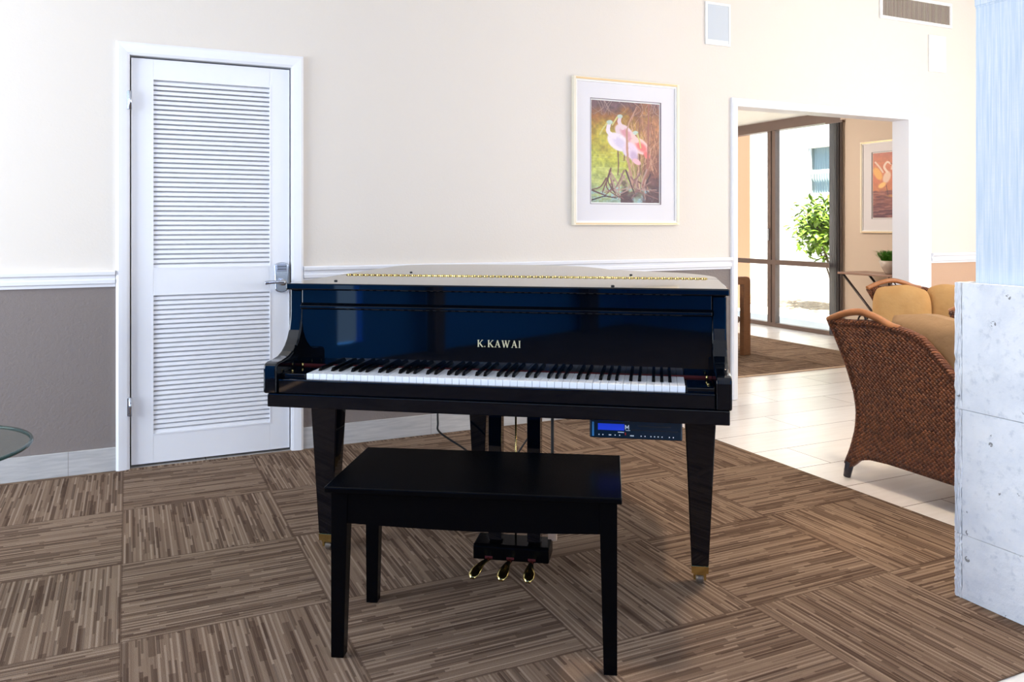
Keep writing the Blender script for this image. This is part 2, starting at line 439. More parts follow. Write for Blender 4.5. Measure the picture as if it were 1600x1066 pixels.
# trims: door casing, opening casing, chair rails, skirting
def casing(name, x0, x1, top, wd, y0=YW-.022, back=None):
    b = BM()
    for sx, xa in ((-1, x0), (1, x1)):
        prof = [(0, 0), (0, -.012), (.012, -.018), (wd*.55, -.022), (wd-.012, -.024), (wd, -.016), (wd, 0)]
        pts = [(xa+sx*p[0], YW+p[1]) for p in prof]
        vb = [b.verts.new((p[0], p[1], 0)) for p in pts]
        vt = [b.verts.new((p[0], p[1], top+abs(p[0]-xa))) for p in pts]
        n = len(pts)
        b.faces.new(vb); b.faces.new(vt)
        for i in range(n): b.faces.new([vb[i], vb[(i+1) % n], vt[(i+1) % n], vt[i]])
    prof = [(0, 0), (0, -.012), (.012, -.018), (wd*.55, -.022), (wd-.012, -.024), (wd, -.016), (wd, 0)]
    va = [b.verts.new((x0-p[0], YW+p[1], top+p[0])) for p in prof]; vc = [b.verts.new((x1+p[0], YW+p[1], top+p[0])) for p in prof]
    n = len(prof); b.faces.new(va); b.faces.new(vc)
    for i in range(n): b.faces.new([va[i], va[(i+1) % n], vc[(i+1) % n], vc[i]])
    # jamb lining
    box(b, x0-.006, x0, YW, YW+WT, 0, top+.006); box(b, x1, x1+.006, YW, YW+WT, 0, top+.006); box(b, x0, x1, YW, YW+WT, top, top+.006)
    return struct(name, b, 'white')
casing('trim_1', DX0-.006, DX1+.006, DH+.004, .062)
casing('trim_2', OX0, OX1, OH, .055)
b = BM(); box(b, OX1+.056, 5.75, YW-.012, YW, 0, OH+.02); struct('trim_3', b, 'white')
def rail(name, x0, x1):
    b = BM(); h = RZ1-RZ0
    prof = [(0, 0), (-.010, .0), (-.012, .012), (-.020, .018), (-.022, .034), (-.016, .040), (-.018, .052), (-.030, .060), (-.032, .074), (-.026, h), (0, h)]
    prism(b, [(YW+p[0], RZ0+p[1]) for p in prof], x0, x1, 'x'); return struct(name, b, 'white')
rail('trim_4', XL, DX0-.07); rail('trim_5', DX1+.07, OX0-.057); rail('trim_6', 5.751, XR)
for nm, x0, x1 in (('baseboard_left', XL, DX0-.068), ('baseboard_back', DX1+.068, OX0-.056), ('baseboard_right', 5.751, XR)):
    b = BM(); box(b, x0, x1, YW-.011, YW, 0.0005, .115); struct(nm, b, 'basetile', bevel=.002)
b = BM(); box(b, FX-.01, FX, 4.58, WY0-.001, 0, .1); struct('baseboard_far', b, 'basetile')

# ---- louvred door
DW = DX1-DX0
door = tag(empty('door_1', (DX0, YW+.012, 0)), kind='structure')
DT = .035; st0, st1 = .101, .664        # louvre opening in door x
rows = [(.158, .849), (.985, 1.928)]
b = BM()
box(b, 0, st0, 0, DT, .012, 2.03); box(b, st1, DW, 0, DT, .012, 2.03)
box(b, st0, st1, 0, DT, .012, rows[0][0]); box(b, st0, st1, 0, DT, rows[0][1], rows[1][0]); box(b, st0, st1, 0, DT, rows[1][1], 2.03)
obj('door_panel', b, 'white', door, bevel=.0015)
for (z0, z1), n in zip(rows, (29, 39)):
    b = BM(); p = (z1-z0)/n
    for i in range(n):
        z = z0+p*i
        # slat slopes: low edge to the front
        prism(b, [(.004, z+.001), (.007, z-.001), (DT-.004, z+p*.95), (DT-.004, z+p*1.15), (.006, z+p*.6)], st0-.002, st1+.002, 'x')
    obj('louver_panel', b, 'white', door)
b = BM()
for (z0, z1) in rows:   # small bead round the louvres
    for q in ((st0-.006, st0, z0-.006, z1+.006), (st1, st1+.006, z0-.006, z1+.006), (st0, st1, z0-.006, z0), (st0, st1, z1, z1+.006)):
        box(b, q[0], q[1], -.002, 0, q[2], q[3])
obj('panel_bead', b, 'white', door)
for z in (1.815, .307):
    b = BM()
    tube(b, [(-.004, -.030, z-.046), (-.004, -.030, z+.046)], .0075, 10)
    box(b, -.018, -.006, -.0335, -.0245, z-.044, z+.044)
    obj('hinge', b, 'chrome', door)
lk = empty('keypad_lock', (0, 0, 0)); lk.parent = door
b = BM()
lx = .724
def shield(w_, d_, z0, z1, y):
    pts = []
    for k in range(13): a = PI*k/12; pts.append((lx+w_*math.cos(a), z1-.022+.022*math.sin(a)))
    for k in range(13): a = PI+PI*k/12; pts.append((lx+w_*.88*math.cos(a), z0+.022+.022*math.sin(a)))
    return pts
prism(b, shield(.039, 0, .842, 1.004, 0), -.022, 0, 'y'); o = obj('lock_body', b, 'chrome', lk, bevel=.006, seg=3)
b = BM(); prism(b, [(lx-.027, .955), (lx+.027, .955), (lx+.026, .995), (lx-.026, .995)], -.027, -.022, 'y'); obj('keypad', b, mat('keypad_metal', rgb(150, 156, 170), .35, .9), lk, bevel=.002)
b = BM()
for i in range(2):
    for j in range(5): box(b, lx-.022+j*.0095, lx-.016+j*.0095, -.0285, -.027, .978-i*.014, .985-i*.014)
obj('keypad_buttons', b, 'dark', lk)
b = BM(); tube(b, [(lx, -.022, .899), (lx, -.06, .899)], .017, 16)
tube(b, spline([(lx+.006, -.058, .899), (lx-.03, -.062, .902), (lx-.07, -.060, .901), (lx-.09, -.055, .897)], 5), .010, 12, radii=None); obj('lever', b, 'chrome', lk, smooth=True)
b = BM(); box(b, DW-.0015, DW+.0005, .002, DT-.004, .86, .93); obj('latch_plate', b, 'dark', door)

# ---- column: coral stone slabs below, blue grasscloth above
CX, CY, CT = 2.427, 1.783, 1.017
b = BM(); box(b, CX+.045, 2.93, -1.4, CY-.04, CT-.02, H1); struct('wall_column', b, 'bluepaper')
b = BM(); box(b, CX+.043, CX+.0455, -1.4, CY-.039, 1.90, 1.906); box(b, CX+.0405, CX+.0455, -1.4, CY-.039, 1.906, H1); struct('trim_7', b, 'bluepaper')
b = BM(); box(b, CX+.025, 2.955, -1.42, CY-.025, 0, CT-.022); struct('wall_column_core', b, 'stone')
def rough(bm, amt, seed=0):
    for v in bm.verts:
        v.co += Vector((random.uniform(-amt, amt), random.uniform(-amt, amt), random.uniform(-amt, amt)*.6))
zs = [0.001, .2075, .608, CT]
for k in range(3):
    z0, z1 = zs[k], zs[k+1]-.002
    ys = [-1.42, -.55+.2*k, .55-.25*(k % 2), CY-.024]
    b = BM()
    for y0, y1 in zip(ys, ys[1:]):
        n = max(2, int((y1-y0)/.05))
        box(b, CX, CX+.024, y0+.001, y1-.001, z0, z1)
    bmesh.ops.subdivide_edges(b, edges=b.edges[:], cuts=9, use_grid_fill=True); rough(b, .0008)
    struct('trim_%d' % (8+k), b, 'stone')
    b = BM(); box(b, CX, 2.955, CY-.0225, CY, z0, z1)
    bmesh.ops.subdivide_edges(b, edges=b.edges[:], cuts=22, use_grid_fill=True); rough(b, .0022)
    struct('trim_%d' % (11+k), b, 'stone')

# ---- far room window (bronze), panes
b = BM(); wx0, wx1 = FX+.03, FX+.10
box(b, wx0-.03, wx1+.02, WY0, WY1, 2.318, FC); box(b, wx0, wx1, WY0, WY1, 0, .045); box(b, wx0-.008, wx1, WY0+.001, WY1-.001, .735, .79)
for ya, yb in ((WY0, WY0+.03), (7.392, 7.445), (7.463, 7.52), (8.55, WY1)): box(b, wx0, wx1, ya, yb, .045, 2.318)
win = struct('window_1', b, 'bronze')
for ya, yb in ((WY0+.03, 7.392), (7.52, 8.55)):
    for za, zb in ((.045, .735), (.79, 2.318)):
        b = BM(); box(b, wx0+.03, wx0+.036, ya, yb, za, zb); obj('pane', b, 'glass', win)
b = BM(); box(b, wx0-.02, wx0, 7.475, 7.5, 1.02, 1.16); obj('window_handle', b, 'chrome', win)

# vertical blind stacked at the right end of that window
vb = empty('vertical_blind', (FX-.02, WY0, 0), label='dark grey vertical blind bunched at the right end of the tall patio window', cat='blind')
b = BM(); box(b, -.02, .02, -.06, .17, 2.295, 2.3175); obj('head_track', b, 'bronze', vb)
for i in range(6):
    b = BM(); y = -.045+i*.030
    prism(b, [(-.028, y), (-.026, y+.003), (.024, y+.019), (.022, y+.016)], .02, 2.294); obj('slat', b, 'blind', vb)

# ---- outside: courtyard
b = BM(); box(b, FX+.2, 8.7, 3, 13, -.15, -.02); struct('ground_paving', b, 'pave')
b = BM(); box(b, 8.7, 10.0, 3, 13, -.15, -.01); struct('ground_gravel', b, 'gravel')
b = BM(); SW = (8.6, 9.96, 1.69, 2.45)
box(b, 10, 10.2, 3, SW[0], -.1, 4.5); box(b, 10, 10.2, SW[1], 13, -.1, 4.5); box(b, 10, 10.2, SW[0], SW[1], -.1, SW[2]); box(b, 10, 10.2, SW[0], SW[1], SW[3], 4.5)
struct('wall_courtyard', b, 'stucco')
b = BM(); box(b, 7.4, 10, 13, 13.2, -.1, 4.5); struct('wall_courtyard_end', b, 'stucco')
b = BM(); box(b, 10.03, 10.06, SW[0], SW[1], SW[2], SW[2]+.03); box(b, 10.02, 10.06, SW[0], SW[1], 2.03, 2.09); box(b, 10.03, 10.06, SW[1]-.03, SW[1], SW[2], SW[3]); box(b, 10.03, 10.06, SW[0], SW[0]+.03, SW[2], SW[3])
w7 = struct('window_7', b, 'white')
b = BM(); box(b, 10.065, 10.07, SW[0], SW[1], SW[2], SW[3]); obj('pane', b, 'glass', w7)
b = BM()
for i in range(26): prism(b, [(10.10, SW[1]-i*.052), (10.12, SW[1]-.026-i*.052), (10.10, SW[1]-.052-i*.052), (10.13, SW[1]-.026-i*.052)], SW[2], SW[3])
obj('curtain', b, 'curtain', w7)
b = BM(); box(b, 8.0, 8.35, 9.45, 9.8, -.02, 2.75)
# arch springing from the pillar away to the left
pts = [(9.8, 3.2), (9.8, 2.3)]
for k in range(9): a = PI-PI/2*k/8; pts.append((10.7+.9*math.cos(a), 2.3+.75*math.sin(a)))
pts += [(10.7, 3.2)]
prism(b, pts, 8.0, 8.35, 'x'); struct('trim_14', b, 'peachstucco')
# shrub
sh = empty('garden_shrub', (9.0, 8.45, -.01), label='yellow-green leafy shrub in the gravel bed outside the patio window', cat='shrub')
b = BM(); stems = []
for i in range(9):
    a = random.uniform(0, 2*PI); tip = (random.uniform(-.3, .3), .30+random.uniform(-.55, .5), random.uniform(1.2, 1.6))
    sp = spline([(0, 0, 0), (tip[0]*.2, tip[1]*.2, .5), (tip[0]*.7, tip[1]*.7, 1.0), tip], 5); stems.append(sp)
    tube(b, sp, .012, 6)
obj('stem', b, 'bark', sh)
b = BM()
def leaf(bm, p, d, L, W):
    d = d.normalized(); s = d.cross(Vector((0, 0, 1))); s = s.normalized() if s.length > .01 else Vector((1, 0, 0)); u = s.cross(d)
    P = [p, p+d*L*.35+s*W-u*.004, p+d*L*.75+s*W*.8-u*.01, p+d*L-u*.03, p+d*L*.75-s*W*.8-u*.01, p+d*L*.35-s*W-u*.004, p+d*L*.5+u*.012]
    v = [bm.verts.new(q) for q in P]
    for k in range(6): bm.faces.new([v[k], v[(k+1) % 6], v[6]])
for sp in stems:
    for k in range(95):
        i = random.randint(10, len(sp)-1); c = sp[i]+Vector([random.gauss(0, .13) for _ in range(3)])
        d = Vector((random.gauss(-.3, 1), random.gauss(0, 1), random.gauss(-.1, .7)))
        leaf(b, c, d, random.uniform(.10, .17), random.uniform(.026, .042))
obj('foliage', b, 'leaf', sh)
# ------------------------------------------------------------------ wall fittings
def speaker(x0, x1, z0, z1, label):
    s = empty('wall_speaker', ((x0+x1)/2, YW, (z0+z1)/2), label=label, cat='speaker')
    hx, hz = (x1-x0)/2, (z1-z0)/2; f = .016
    b = BM()
    for q in ((-hx, hx, -hz, -hz+f), (-hx, hx, hz-f, hz), (-hx, -hx+f, -hz+f, hz-f), (hx-f, hx, -hz+f, hz-f)): box(b, q[0], q[1], -.012, 0, q[2], q[3])
    obj('bezel', b, 'plast', s, bevel=.002)
    b = BM(); box(b, -hx+f, hx-f, -.008, 0, -hz+f, hz-f)
    obj('grille', b, 'grill' if x0 < 5 else mat('pale_grille', rgb(232, 228, 222), .6), s)
    if x0 < 5:
        b = BM(); v = box(b, -hx+f, hx-f, -.0085, -.008, -hz+f, -hz+f+.02); obj('trim_strip', b, 'plast', s)
speaker(3.53, 3.743, 2.425, 2.715, 'white in-wall speaker with grey grille high above the large picture')
speaker(5.727, 5.921, 2.418, 2.708, 'small cream in-wall speaker below the air vent, near the column')
v = empty('air_vent', (5.59, YW, 2.88), label='white framed air supply grille with vertical fins high on the cream wall', cat='vent')
b = BM(); hx, hz, f = .405, .1, .025
for q in ((-hx, hx, -hz, -hz+f), (-hx, hx, hz-f, hz), (-hx, -hx+f, -hz+f, hz-f), (hx-f, hx, -hz+f, hz-f)): box(b, q[0], q[1], -.014, 0, q[2], q[3])
obj('frame', b, 'plast', v, bevel=.003)
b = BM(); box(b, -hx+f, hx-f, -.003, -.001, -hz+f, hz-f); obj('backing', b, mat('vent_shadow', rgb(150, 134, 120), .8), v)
b = BM(); n = 46
for i in range(n):
    x = -hx+f+(2*hx-2*f)*(i+.5)/n; prism(b, [(x-.003, -.012), (x-.001, -.012), (x+.004, -.003), (x+.002, -.003)], -hz+f, hz-f)
obj('fins', b, mat('fin_metal', rgb(228, 218, 208), .4), v)

# ------------------------------------------------------------------ pictures
class Canvas:
    def __init__(s, w, h):
        s.w, s.h = w, h; yy, xx = np.mgrid[0:h, 0:w]; s.x = (xx+.5)/w; s.y = 1-(yy+.5)/h     # y up; row 0 is the top
        s.asp = h/w; s.c = np.zeros((h, w, 3))
    def noise(s, fx, fy, seed=0, octs=4):
        r = np.random.default_rng(seed); out = np.zeros((s.h, s.w)); amp = 1; tot = 0
        for o in range(octs):
            nx, ny = max(2, int(fx*2**o)+2), max(2, int(fy*2**o)+2); g = r.random((ny, nx))
            X = s.x*(nx-1.001); Y = s.y*(ny-1.001); i = X.astype(int); j = Y.astype(int); a = X-i; c = Y-j
            a = a*a*(3-2*a); c = c*c*(3-2*c)
            out += amp*((g[j, i]*(1-a)+g[j, i+1]*a)*(1-c)+(g[j+1, i]*(1-a)+g[j+1, i+1]*a)*c); tot += amp; amp *= .55
        return out/tot
    def over(s, mask, col):
        m_ = np.clip(mask, 0, 1)[..., None]; s.c = s.c*(1-m_)+np.array(col, float)*m_ if not isinstance(col, np.ndarray) else s.c*(1-m_)+col*m_
    def ell(s, cx, cy, rx, ry, ang, col, soft=.15, al=1.):
        dx = (s.x-cx); dy = (s.y-cy)*s.asp; a = math.radians(ang)
        u = dx*math.cos(a)+dy*math.sin(a); v = -dx*math.sin(a)+dy*math.cos(a)
        d = np.sqrt((u/rx)**2+(v/ry)**2); s.over((1-d)/soft*al if al == 1 else np.clip((1-d)/soft, 0, 1)*al, col)
    def line(s, pts, w0, w1, col, al=1.):
        n = len(pts)-1; P = spline([(p[0], p[1]*s.asp, 0) for p in pts], 8)
        for i in range(len(P)-1):
            p, q = P[i], P[i+1]; ww = (w0+(w1-w0)*i/len(P))
            dx, dy = q.x-p.x, q.y-p.y; L2 = dx*dx+dy*dy+1e-9
            X = s.x; Y = s.y*s.asp
            tt = np.clip(((X-p.x)*dx+(Y-p.y)*dy)/L2, 0, 1); d = np.hypot(X-p.x-tt*dx, Y-p.y-tt*dy)
            s.over(np.clip((ww-d)/(.004)+.5, 0, 1)*al, col)
def C8(r, g, b_): return np.array([r, g, b_])/255.
def grad(cv, stops, f):
    out = np.zeros(cv.c.shape)
    xs = [q[0] for q in stops]
    for k in range(3): out[..., k] = np.interp(f, xs, [q[1][k]/255. for q in stops])
    return out
def print_mesh(name, cv, width, height, parent, place):
    # place(u, v) -> local point ; u right 0..1, v up 0..1
    h, w_ = cv.h, cv.w; verts = [place(i/w_, 1-j/h) for j in range(h+1) for i in range(w_+1)]
    faces = [(j*(w_+1)+i, (j+1)*(w_+1)+i, (j+1)*(w_+1)+i+1, j*(w_+1)+i+1) for j in range(h) for i in range(w_)]
    me = bpy.data.meshes.new(name); me.from_pydata(verts, [], faces); me.materials.append(M['ink'])
    ca = me.color_attributes.new('ink', 'FLOAT_COLOR', 'CORNER')
    c = np.clip(cv.c, 0, 1); L = np.where(c <= .04045, c/12.92, ((c+.055)/1.055)**2.4).reshape(-1, 3)
    data = np.ones((len(faces)*4, 4)); data[:, :3] = np.repeat(L, 4, axis=0)
    ca.data.foreach_set('color', data.ravel().astype('f'))
    o = bpy.data.objects.new(name, me); COL.objects.link(o); o.parent = parent; return o
# two birds in a marsh, three pink waders
cv = Canvas(150, 228); n1 = cv.noise(5, 7, 1); n2 = cv.noise(22, 30, 2); n3 = cv.noise(3, 40, 3)
base = grad(cv, [(0, (150, 170, 150)), (.18, (176, 186, 110)), (.45, (186, 186, 70)), (.7, (176, 150, 50)), (.88, (150, 96, 50)), (1, (110, 80, 84))], cv.y+(n1-.5)*.3)
right = grad(cv, [(0, (90, 60, 66)), (.3, (120, 76, 70)), (.7, (176, 120, 80)), (1, (120, 84, 84))], cv.y+(n1-.5)*.4)
cv.c = base; cv.over(np.clip((cv.x+(n1-.5)*.4-.55)/.3, 0, 1), right)
cv.c = np.clip(cv.c*(1+(n2-.5)[..., None]*.55), 0, 1)
cv.over(np.clip((n3-.55)*5, 0, .5)*(cv.y < .5)*(cv.x < .5), C8(210, 214, 130))
cv.over(np.clip((n2-.5)*4, 0, .8)*(cv.y < .16), C8(150, 186, 200))
cv.over(np.clip((n1-.42)*5, 0, .9)*(cv.y < .25)*(cv.x > .42), C8(74, 44, 54))
for k in range(60):
    x0 = random.uniform(.55, 1.0); y0 = random.uniform(.1, .6)
    cv.line([(x0, y0), (x0+random.uniform(-.12, .1), y0+.2), (x0+random.uniform(-.2, .2), y0+random.uniform(.3, .45))], .006, .002, C8(*random.choice([(196, 140, 110), (120, 74, 60), (214, 170, 140), (150, 96, 80)])), .7)
for k in range(26):
    x0 = random.uniform(.0, 1.0); cv.line([(x0, 1.0), (x0+random.uniform(-.12, .12), .93), (x0+random.uniform(-.2, .2), .86)], .005, .002, C8(*random.choice([(180, 150, 140), (96, 66, 74)])), .6)
def wader(cx, cy, s_, body, wing, head, bill, neck):
    cv.line([(cx, cy-.08*s_), (cx+.01, cy-.2*s_), (cx, cy-.3*s_)], .008, .006, C8(110, 70, 60))
    cv.ell(cx, cy, .17*s_, .115*s_, -38, body); cv.ell(cx+.03, cy-.01, .13*s_, .075*s_, -40, wing, .5)
    cv.ell(cx+.11*s_, cy-.09*s_, .08*s_, .05*s_, -60, wing, .4)
    cv.line(neck, .03*s_, .022*s_, body); cv.ell(head[0], head[1], .05*s_, .036*s_, 10, C8(190, 205, 190), .3)
    cv.line(bill, .012, .008, C8(206, 196, 120))
wader(.47, .70, .95, C8(226, 200, 206), C8(214, 150, 160), (.41, .855), [(.37, .845), (.33, .80), (.30, .765)], [(.45, .74), (.40, .80), (.42, .855)])
wader(.38, .60, 1.1, C8(236, 222, 230), C8(214, 200, 220), (.26, .79), [(.22, .775), (.16, .72), (.12, .665)], [(.33, .65), (.24, .70), (.26, .79)])
wader(.70, .57, 1.0, C8(246, 196, 190), C8(230, 120, 116), (.64, .70), [(.67, .69), (.70, .62), (.72, .55)], [(.66, .62), (.60, .68), (.64, .70)])
cv.ell(.57, .52, .16, .11, -62, C8(230, 206, 222), .25); cv.ell(.62, .46, .12, .07, -70, C8(200, 170, 196), .5); cv.ell(.66, .41, .08, .045, -30, C8(240, 180, 190), .3)
cv.line([(.51, .72), (.52, .5), (.55, .36), (.60, .2)], .014, .02, C8(188, 140, 120)); cv.line([(.51, .72), (.56, .82), (.66, .96)], .01, .005, C8(188, 140, 120))
cv.line([(.84, 1.0), (.83, .6), (.82, .35), (.74, .16)], .010, .016, C8(160, 100, 86))
for k in range(22):
    a = random.uniform(.2, .95); cv.line([(a, random.uniform(.2, .34)), (a+random.uniform(-.15, .15), .15), (a+random.uniform(-.35, .3), random.uniform(.03, .14))], .012, .005, C8(*random.choice([(176, 140, 130), (110, 70, 66), (140, 100, 96), (70, 42, 50)])), .9)
cv.line([(.0, .12), (.15, .08), (.3, .05), (.5, .07)], .012, .004, C8(96, 66, 64)); cv.line([(.0, .02), (.2, .06), (.36, .04)], .01, .004, C8(60, 44, 46))
cv.line([(.25, .27), (.24, .2), (.33, .1)], .008, .008, C8(90, 64, 60))
for k in range(900):
    x0, y0 = random.random(), random.random(); j = int((1-y0)*cv.h*.999); i = int(x0*cv.w*.999)
    d = random.uniform(-.12, .14); c_ = np.clip(cv.c[j, i]+d, 0, 1); cv.ell(x0, y0, random.uniform(.006, .02), random.uniform(.003, .006), random.uniform(0, 180), c_, .5, .6)
def framed(name, label, origin, rz, W, H_, ix0, ix1, iz0, iz1, cv):
    p = empty(name, origin, rz, label=label, cat='picture')
    b = BM(); f = .028; d = .03
    def ring(x0, x1, z0, z1, t_, y0, y1):
        for q in ((x0, x1, z0, z0+t_), (x0, x1, z1-t_, z1), (x0, x0+t_, z0+t_, z1-t_), (x1-t_, x1, z0+t_, z1-t_)): box(b, q[0], q[1], y0, y1, q[2], q[3])
    ring(0, W, 0, H_, .018, -d, 0); obj('frame', b, 'frame', p, bevel=.002)
    b = BM(); ring(.018, W-.018, .018, H_-.018, .010, -d+.006, 0); obj('inner_frame', b, 'plast', p)
    b = BM(); box(b, .016, W-.016, -.0305, -.029, H_-.0155, H_-.006); obj('gilt_edge', b, 'gilt', p)
    b = BM(); box(b, .016, W-.016, -.0305, -.029, .006, .0125); obj('gilt_edge', b, 'gilt', p)
    b = BM()
    y0, y1 = -.016, -.010
    m0, m1, n0, n1 = ix0-.012, ix1+.012, iz0-.012, iz1+.012
    for q in ((.028, W-.028, .028, n0), (.028, W-.028, n1, H_-.028), (.028, m0, n0, n1), (m1, W-.028, n0, n1)): box(b, q[0], q[1], y0, y1, q[2], q[3])
    obj('mat_board', b, 'mat_board', p)
    b = BM(); ring(m0, m1, n0, n1, .003, -.0165, -.01); obj('mat_line', b, mat('mauve_mat_line', rgb(120, 100, 112), .7), p)
    b = BM(); box(b, m0+.003, m1-.003, -.010, -.006, n0+.003, n1-.003); obj('print_border', b, 'plast', p)
    print_mesh('print', cv, 0, 0, p, lambda u, v_: (ix0+(ix1-ix0)*u, -.0112, iz0+(iz1-iz0)*v_))
    b = BM(); box(b, .028, W-.028, -.0205, -.0185, .028, H_-.028); obj('glazing', b, 'picture_glass', p)
    return p
framed('framed_picture', 'large white-framed print of three pink wading birds on the cream wall', (2.498, YW, 1.2), 0, .80, .93, .138, .652, .145, .79, cv)
# egrets at sunset
cv = Canvas(130, 200); n1 = cv.noise(4, 6, 11); n3 = cv.noise(4, 60, 13); n2 = cv.noise(20, 30, 12)
cv.c = grad(cv, [(0, (96, 52, 70)), (.2, (130, 72, 70)), (.38, (150, 84, 70)), (.44, (196, 120, 80)), (.6, (206, 116, 84)), (.85, (206, 128, 96)), (1, (190, 116, 100))], cv.y+(n1-.5)*.14)
cv.c = np.clip(cv.c*(1+(n2-.5)[..., None]*.2), 0, 1)
cv.over(np.clip((n3-.52)*6, 0, .6)*(cv.y < .42), C8(176, 120, 110)); cv.over(np.clip((.46-n3)*6, 0, .6)*(cv.y < .42), C8(80, 40, 60))
cv.ell(.5, .33, .22, .05, 0, C8(240, 180, 80), .9, .7)
cv.ell(.12, .68, .10, .20, 28, C8(236, 176, 96), .3); cv.ell(.66, .80, .09, .26, -38, C8(240, 186, 80), .25); cv.ell(.74, .88, .05, .16, -42, C8(246, 206, 120), .4)
cv.line([(.06, .86), (.16, .78), (.24, .70)], .02, .02, C8(230, 200, 180)); cv.line([(.44, .74), (.5, .86), (.60, .92)], .02, .012, C8(230, 200, 180))
cv.ell(.33, .62, .10, .17, -20, C8(232, 200, 176), .3); cv.ell(.22, .50, .12, .07, 30, C8(244, 196, 120), .4)
cv.line([(.34, .70), (.27, .78), (.34, .85), (.42, .82)], .028, .018, C8(240, 214, 196)); cv.line([(.42, .83), (.50, .80)], .01, .004, C8(150, 80, 60))
cv.line([(.32, .5), (.34, .42), (.36, .34)], .008, .006, C8(80, 44, 50))
cv.ell(.84, .38, .11, .24, 32, C8(214, 190, 190), .3); cv.line([(.78, .46), (.64, .54), (.68, .62), (.62, .655)], .035, .018, C8(220, 196, 190)); cv.line([(.62, .655), (.52, .64), (.46, .615)], .010, .004, C8(190, 130, 60))
cv.line([(.86, .2), (.85, .0)], .008, .008, C8(60, 34, 44))
framed('framed_picture', 'smaller-looking framed print of two egrets at sunset, seen through the opening', (FX, 6.104, 1.12), -PI/2, .80, .935, .145, .655, .155, .81, cv)

# ------------------------------------------------------------------ grand piano
PA = math.radians(-35.3)
piano = empty('baby_grand_piano', (.401, 2.773, 0), PA, label='glossy black baby grand piano with closed lid and bare keyboard', cat='piano')
def outline(off=0, vf=.2, n=10):
    P = [(1.47+off, vf), (1.47+off, .66), (1.455+off, .84), (1.36+off*.8, 1.02), (1.20+off*.6, 1.13), (1.06+off*.7, 1.22), (.98+off*.9, 1.36), (.86+off*.8, 1.50+off*.6), (.66, 1.575+off), (.42, 1.585+off), (.20, 1.56+off), (.06-off*.6, 1.48+off*.6), (.03-off, 1.36)]
    c = spline([(p[0], p[1], 0) for p in P[1:]], n)
    return [(.03-off, vf), P[0]] + [(p.x, p.y) for p in c]
b = BM(); prism(b, outline(0, .235), .655, .974); obj('rim', b, 'black', piano, bevel=.004)
# lid in two leaves split at the hinge
def clip(pts, lo, hi):
    def cut(P, y, keep):
        out = []
        for i in range(len(P)):
            a, c = P[i], P[(i+1) % len(P)]; ia, ic = keep(a[1]), keep(c[1])
            if ia: out.append(a)
            if ia != ic:
                t_ = (y-a[1])/(c[1]-a[1]); out.append((a[0]+(c[0]-a[0])*t_, y))
        return out
    P = cut(pts, lo, lambda q: q >= lo-1e-9) if lo is not None else pts
    return cut(P, hi, lambda q: q <= hi+1e-9) if hi is not None else P
ol = [(p[0], p[1]) for p in outline(.030, .165)]
HV = .655
b = BM(); prism(b, clip(ol, None, HV-.002), .975, .998); flap = obj('lid_front_flap', b, 'black', piano, bevel=.005, seg=3)
b = BM(); prism(b, clip(ol, HV+.002, None), .975, .998); lid = obj('lid', b, 'black', piano, bevel=.005, seg=3)
b = BM(); n = 58
for i in range(n):
    u0 = .03+i*(1.43/n); tube(b, [(u0+.004, HV, .999), (u0+1.43/n-.004, HV, .999)], .0042, 8)
tube(b, [(.03, HV, .9985), (1.46, HV, .9985)], .003, 8)
obj('lid_hinge', b, 'brass', piano)
for u_, v_ in ((.13, .30), (.24, .86), (1.13, .22), (1.17, .84)):
    b = BM(); lathe(b, [(0, .998), (.006, .998), (.006, .003+.998), (.004, 1.002), (0, 1.002)], u_, v_, 12); obj('lid_bumper', b, 'rubber', piano)
# cheeks
prof = [(0, .652), (0, .728), (.003, .738), (.010, .745), (.024, .749), (.06, .7505), (.10, .756), (.13, .768), (.155, .786), (.172, .805), (.188, .833), (.197, .868), (.20, .90), (.20, .974), (.40, .974), (.40, .647), (.004, .647)]
for u0 in (0, 1.448):
    b = BM(); prism(b, prof, u0, u0+.046, 'x'); obj('cheek', b, 'black', piano, bevel=.006, seg=3, angle=50)
b = BM(); box(b, .012, 1.488, .006, .42, .603, .6465); obj('keybed', b, 'black', piano, bevel=.003)
b = BM(); box(b, .0465, 1.4475, .012, .034, .6470, .694); obj('key_slip', b, 'black', piano, bevel=.004, seg=3)
for u0 in (.0465, 1.3635):
    b = BM(); box(b, u0, u0+.0837, .0345, .192, .6470, .708); kb = obj('key_block', b, 'black', piano, bevel=.003)
    b = BM(); uc = u0+(.012 if u0 < .5 else .062); 
    tube(b, [(uc+.005, .165, .7081), (uc+.005, .165, .722)], .004, 10); obj('brass_pin', b, 'brass', kb)
    b = BM(); tube(b, [(uc+.005, .085, .7081), (uc+.005, .085, .712)], .005, 10); obj('brass_screw', b, 'brass', kb)
b = BM(); box(b, .1303, 1.3632, .036, .20, .6470, .682); kbd = obj('keyboard', b, 'dark', piano)
KW = 1.225/52; K0 = .1345
def wkey(i):
    b = BM(); x0 = K0+i*KW+.0005; x1 = K0+(i+1)*KW-.0005
    box(b, x0, x1, .038, .195, .686, .7105); return b
for i in range(52): obj('white_key', wkey(i), 'ivory', kbd, bevel=.0012)
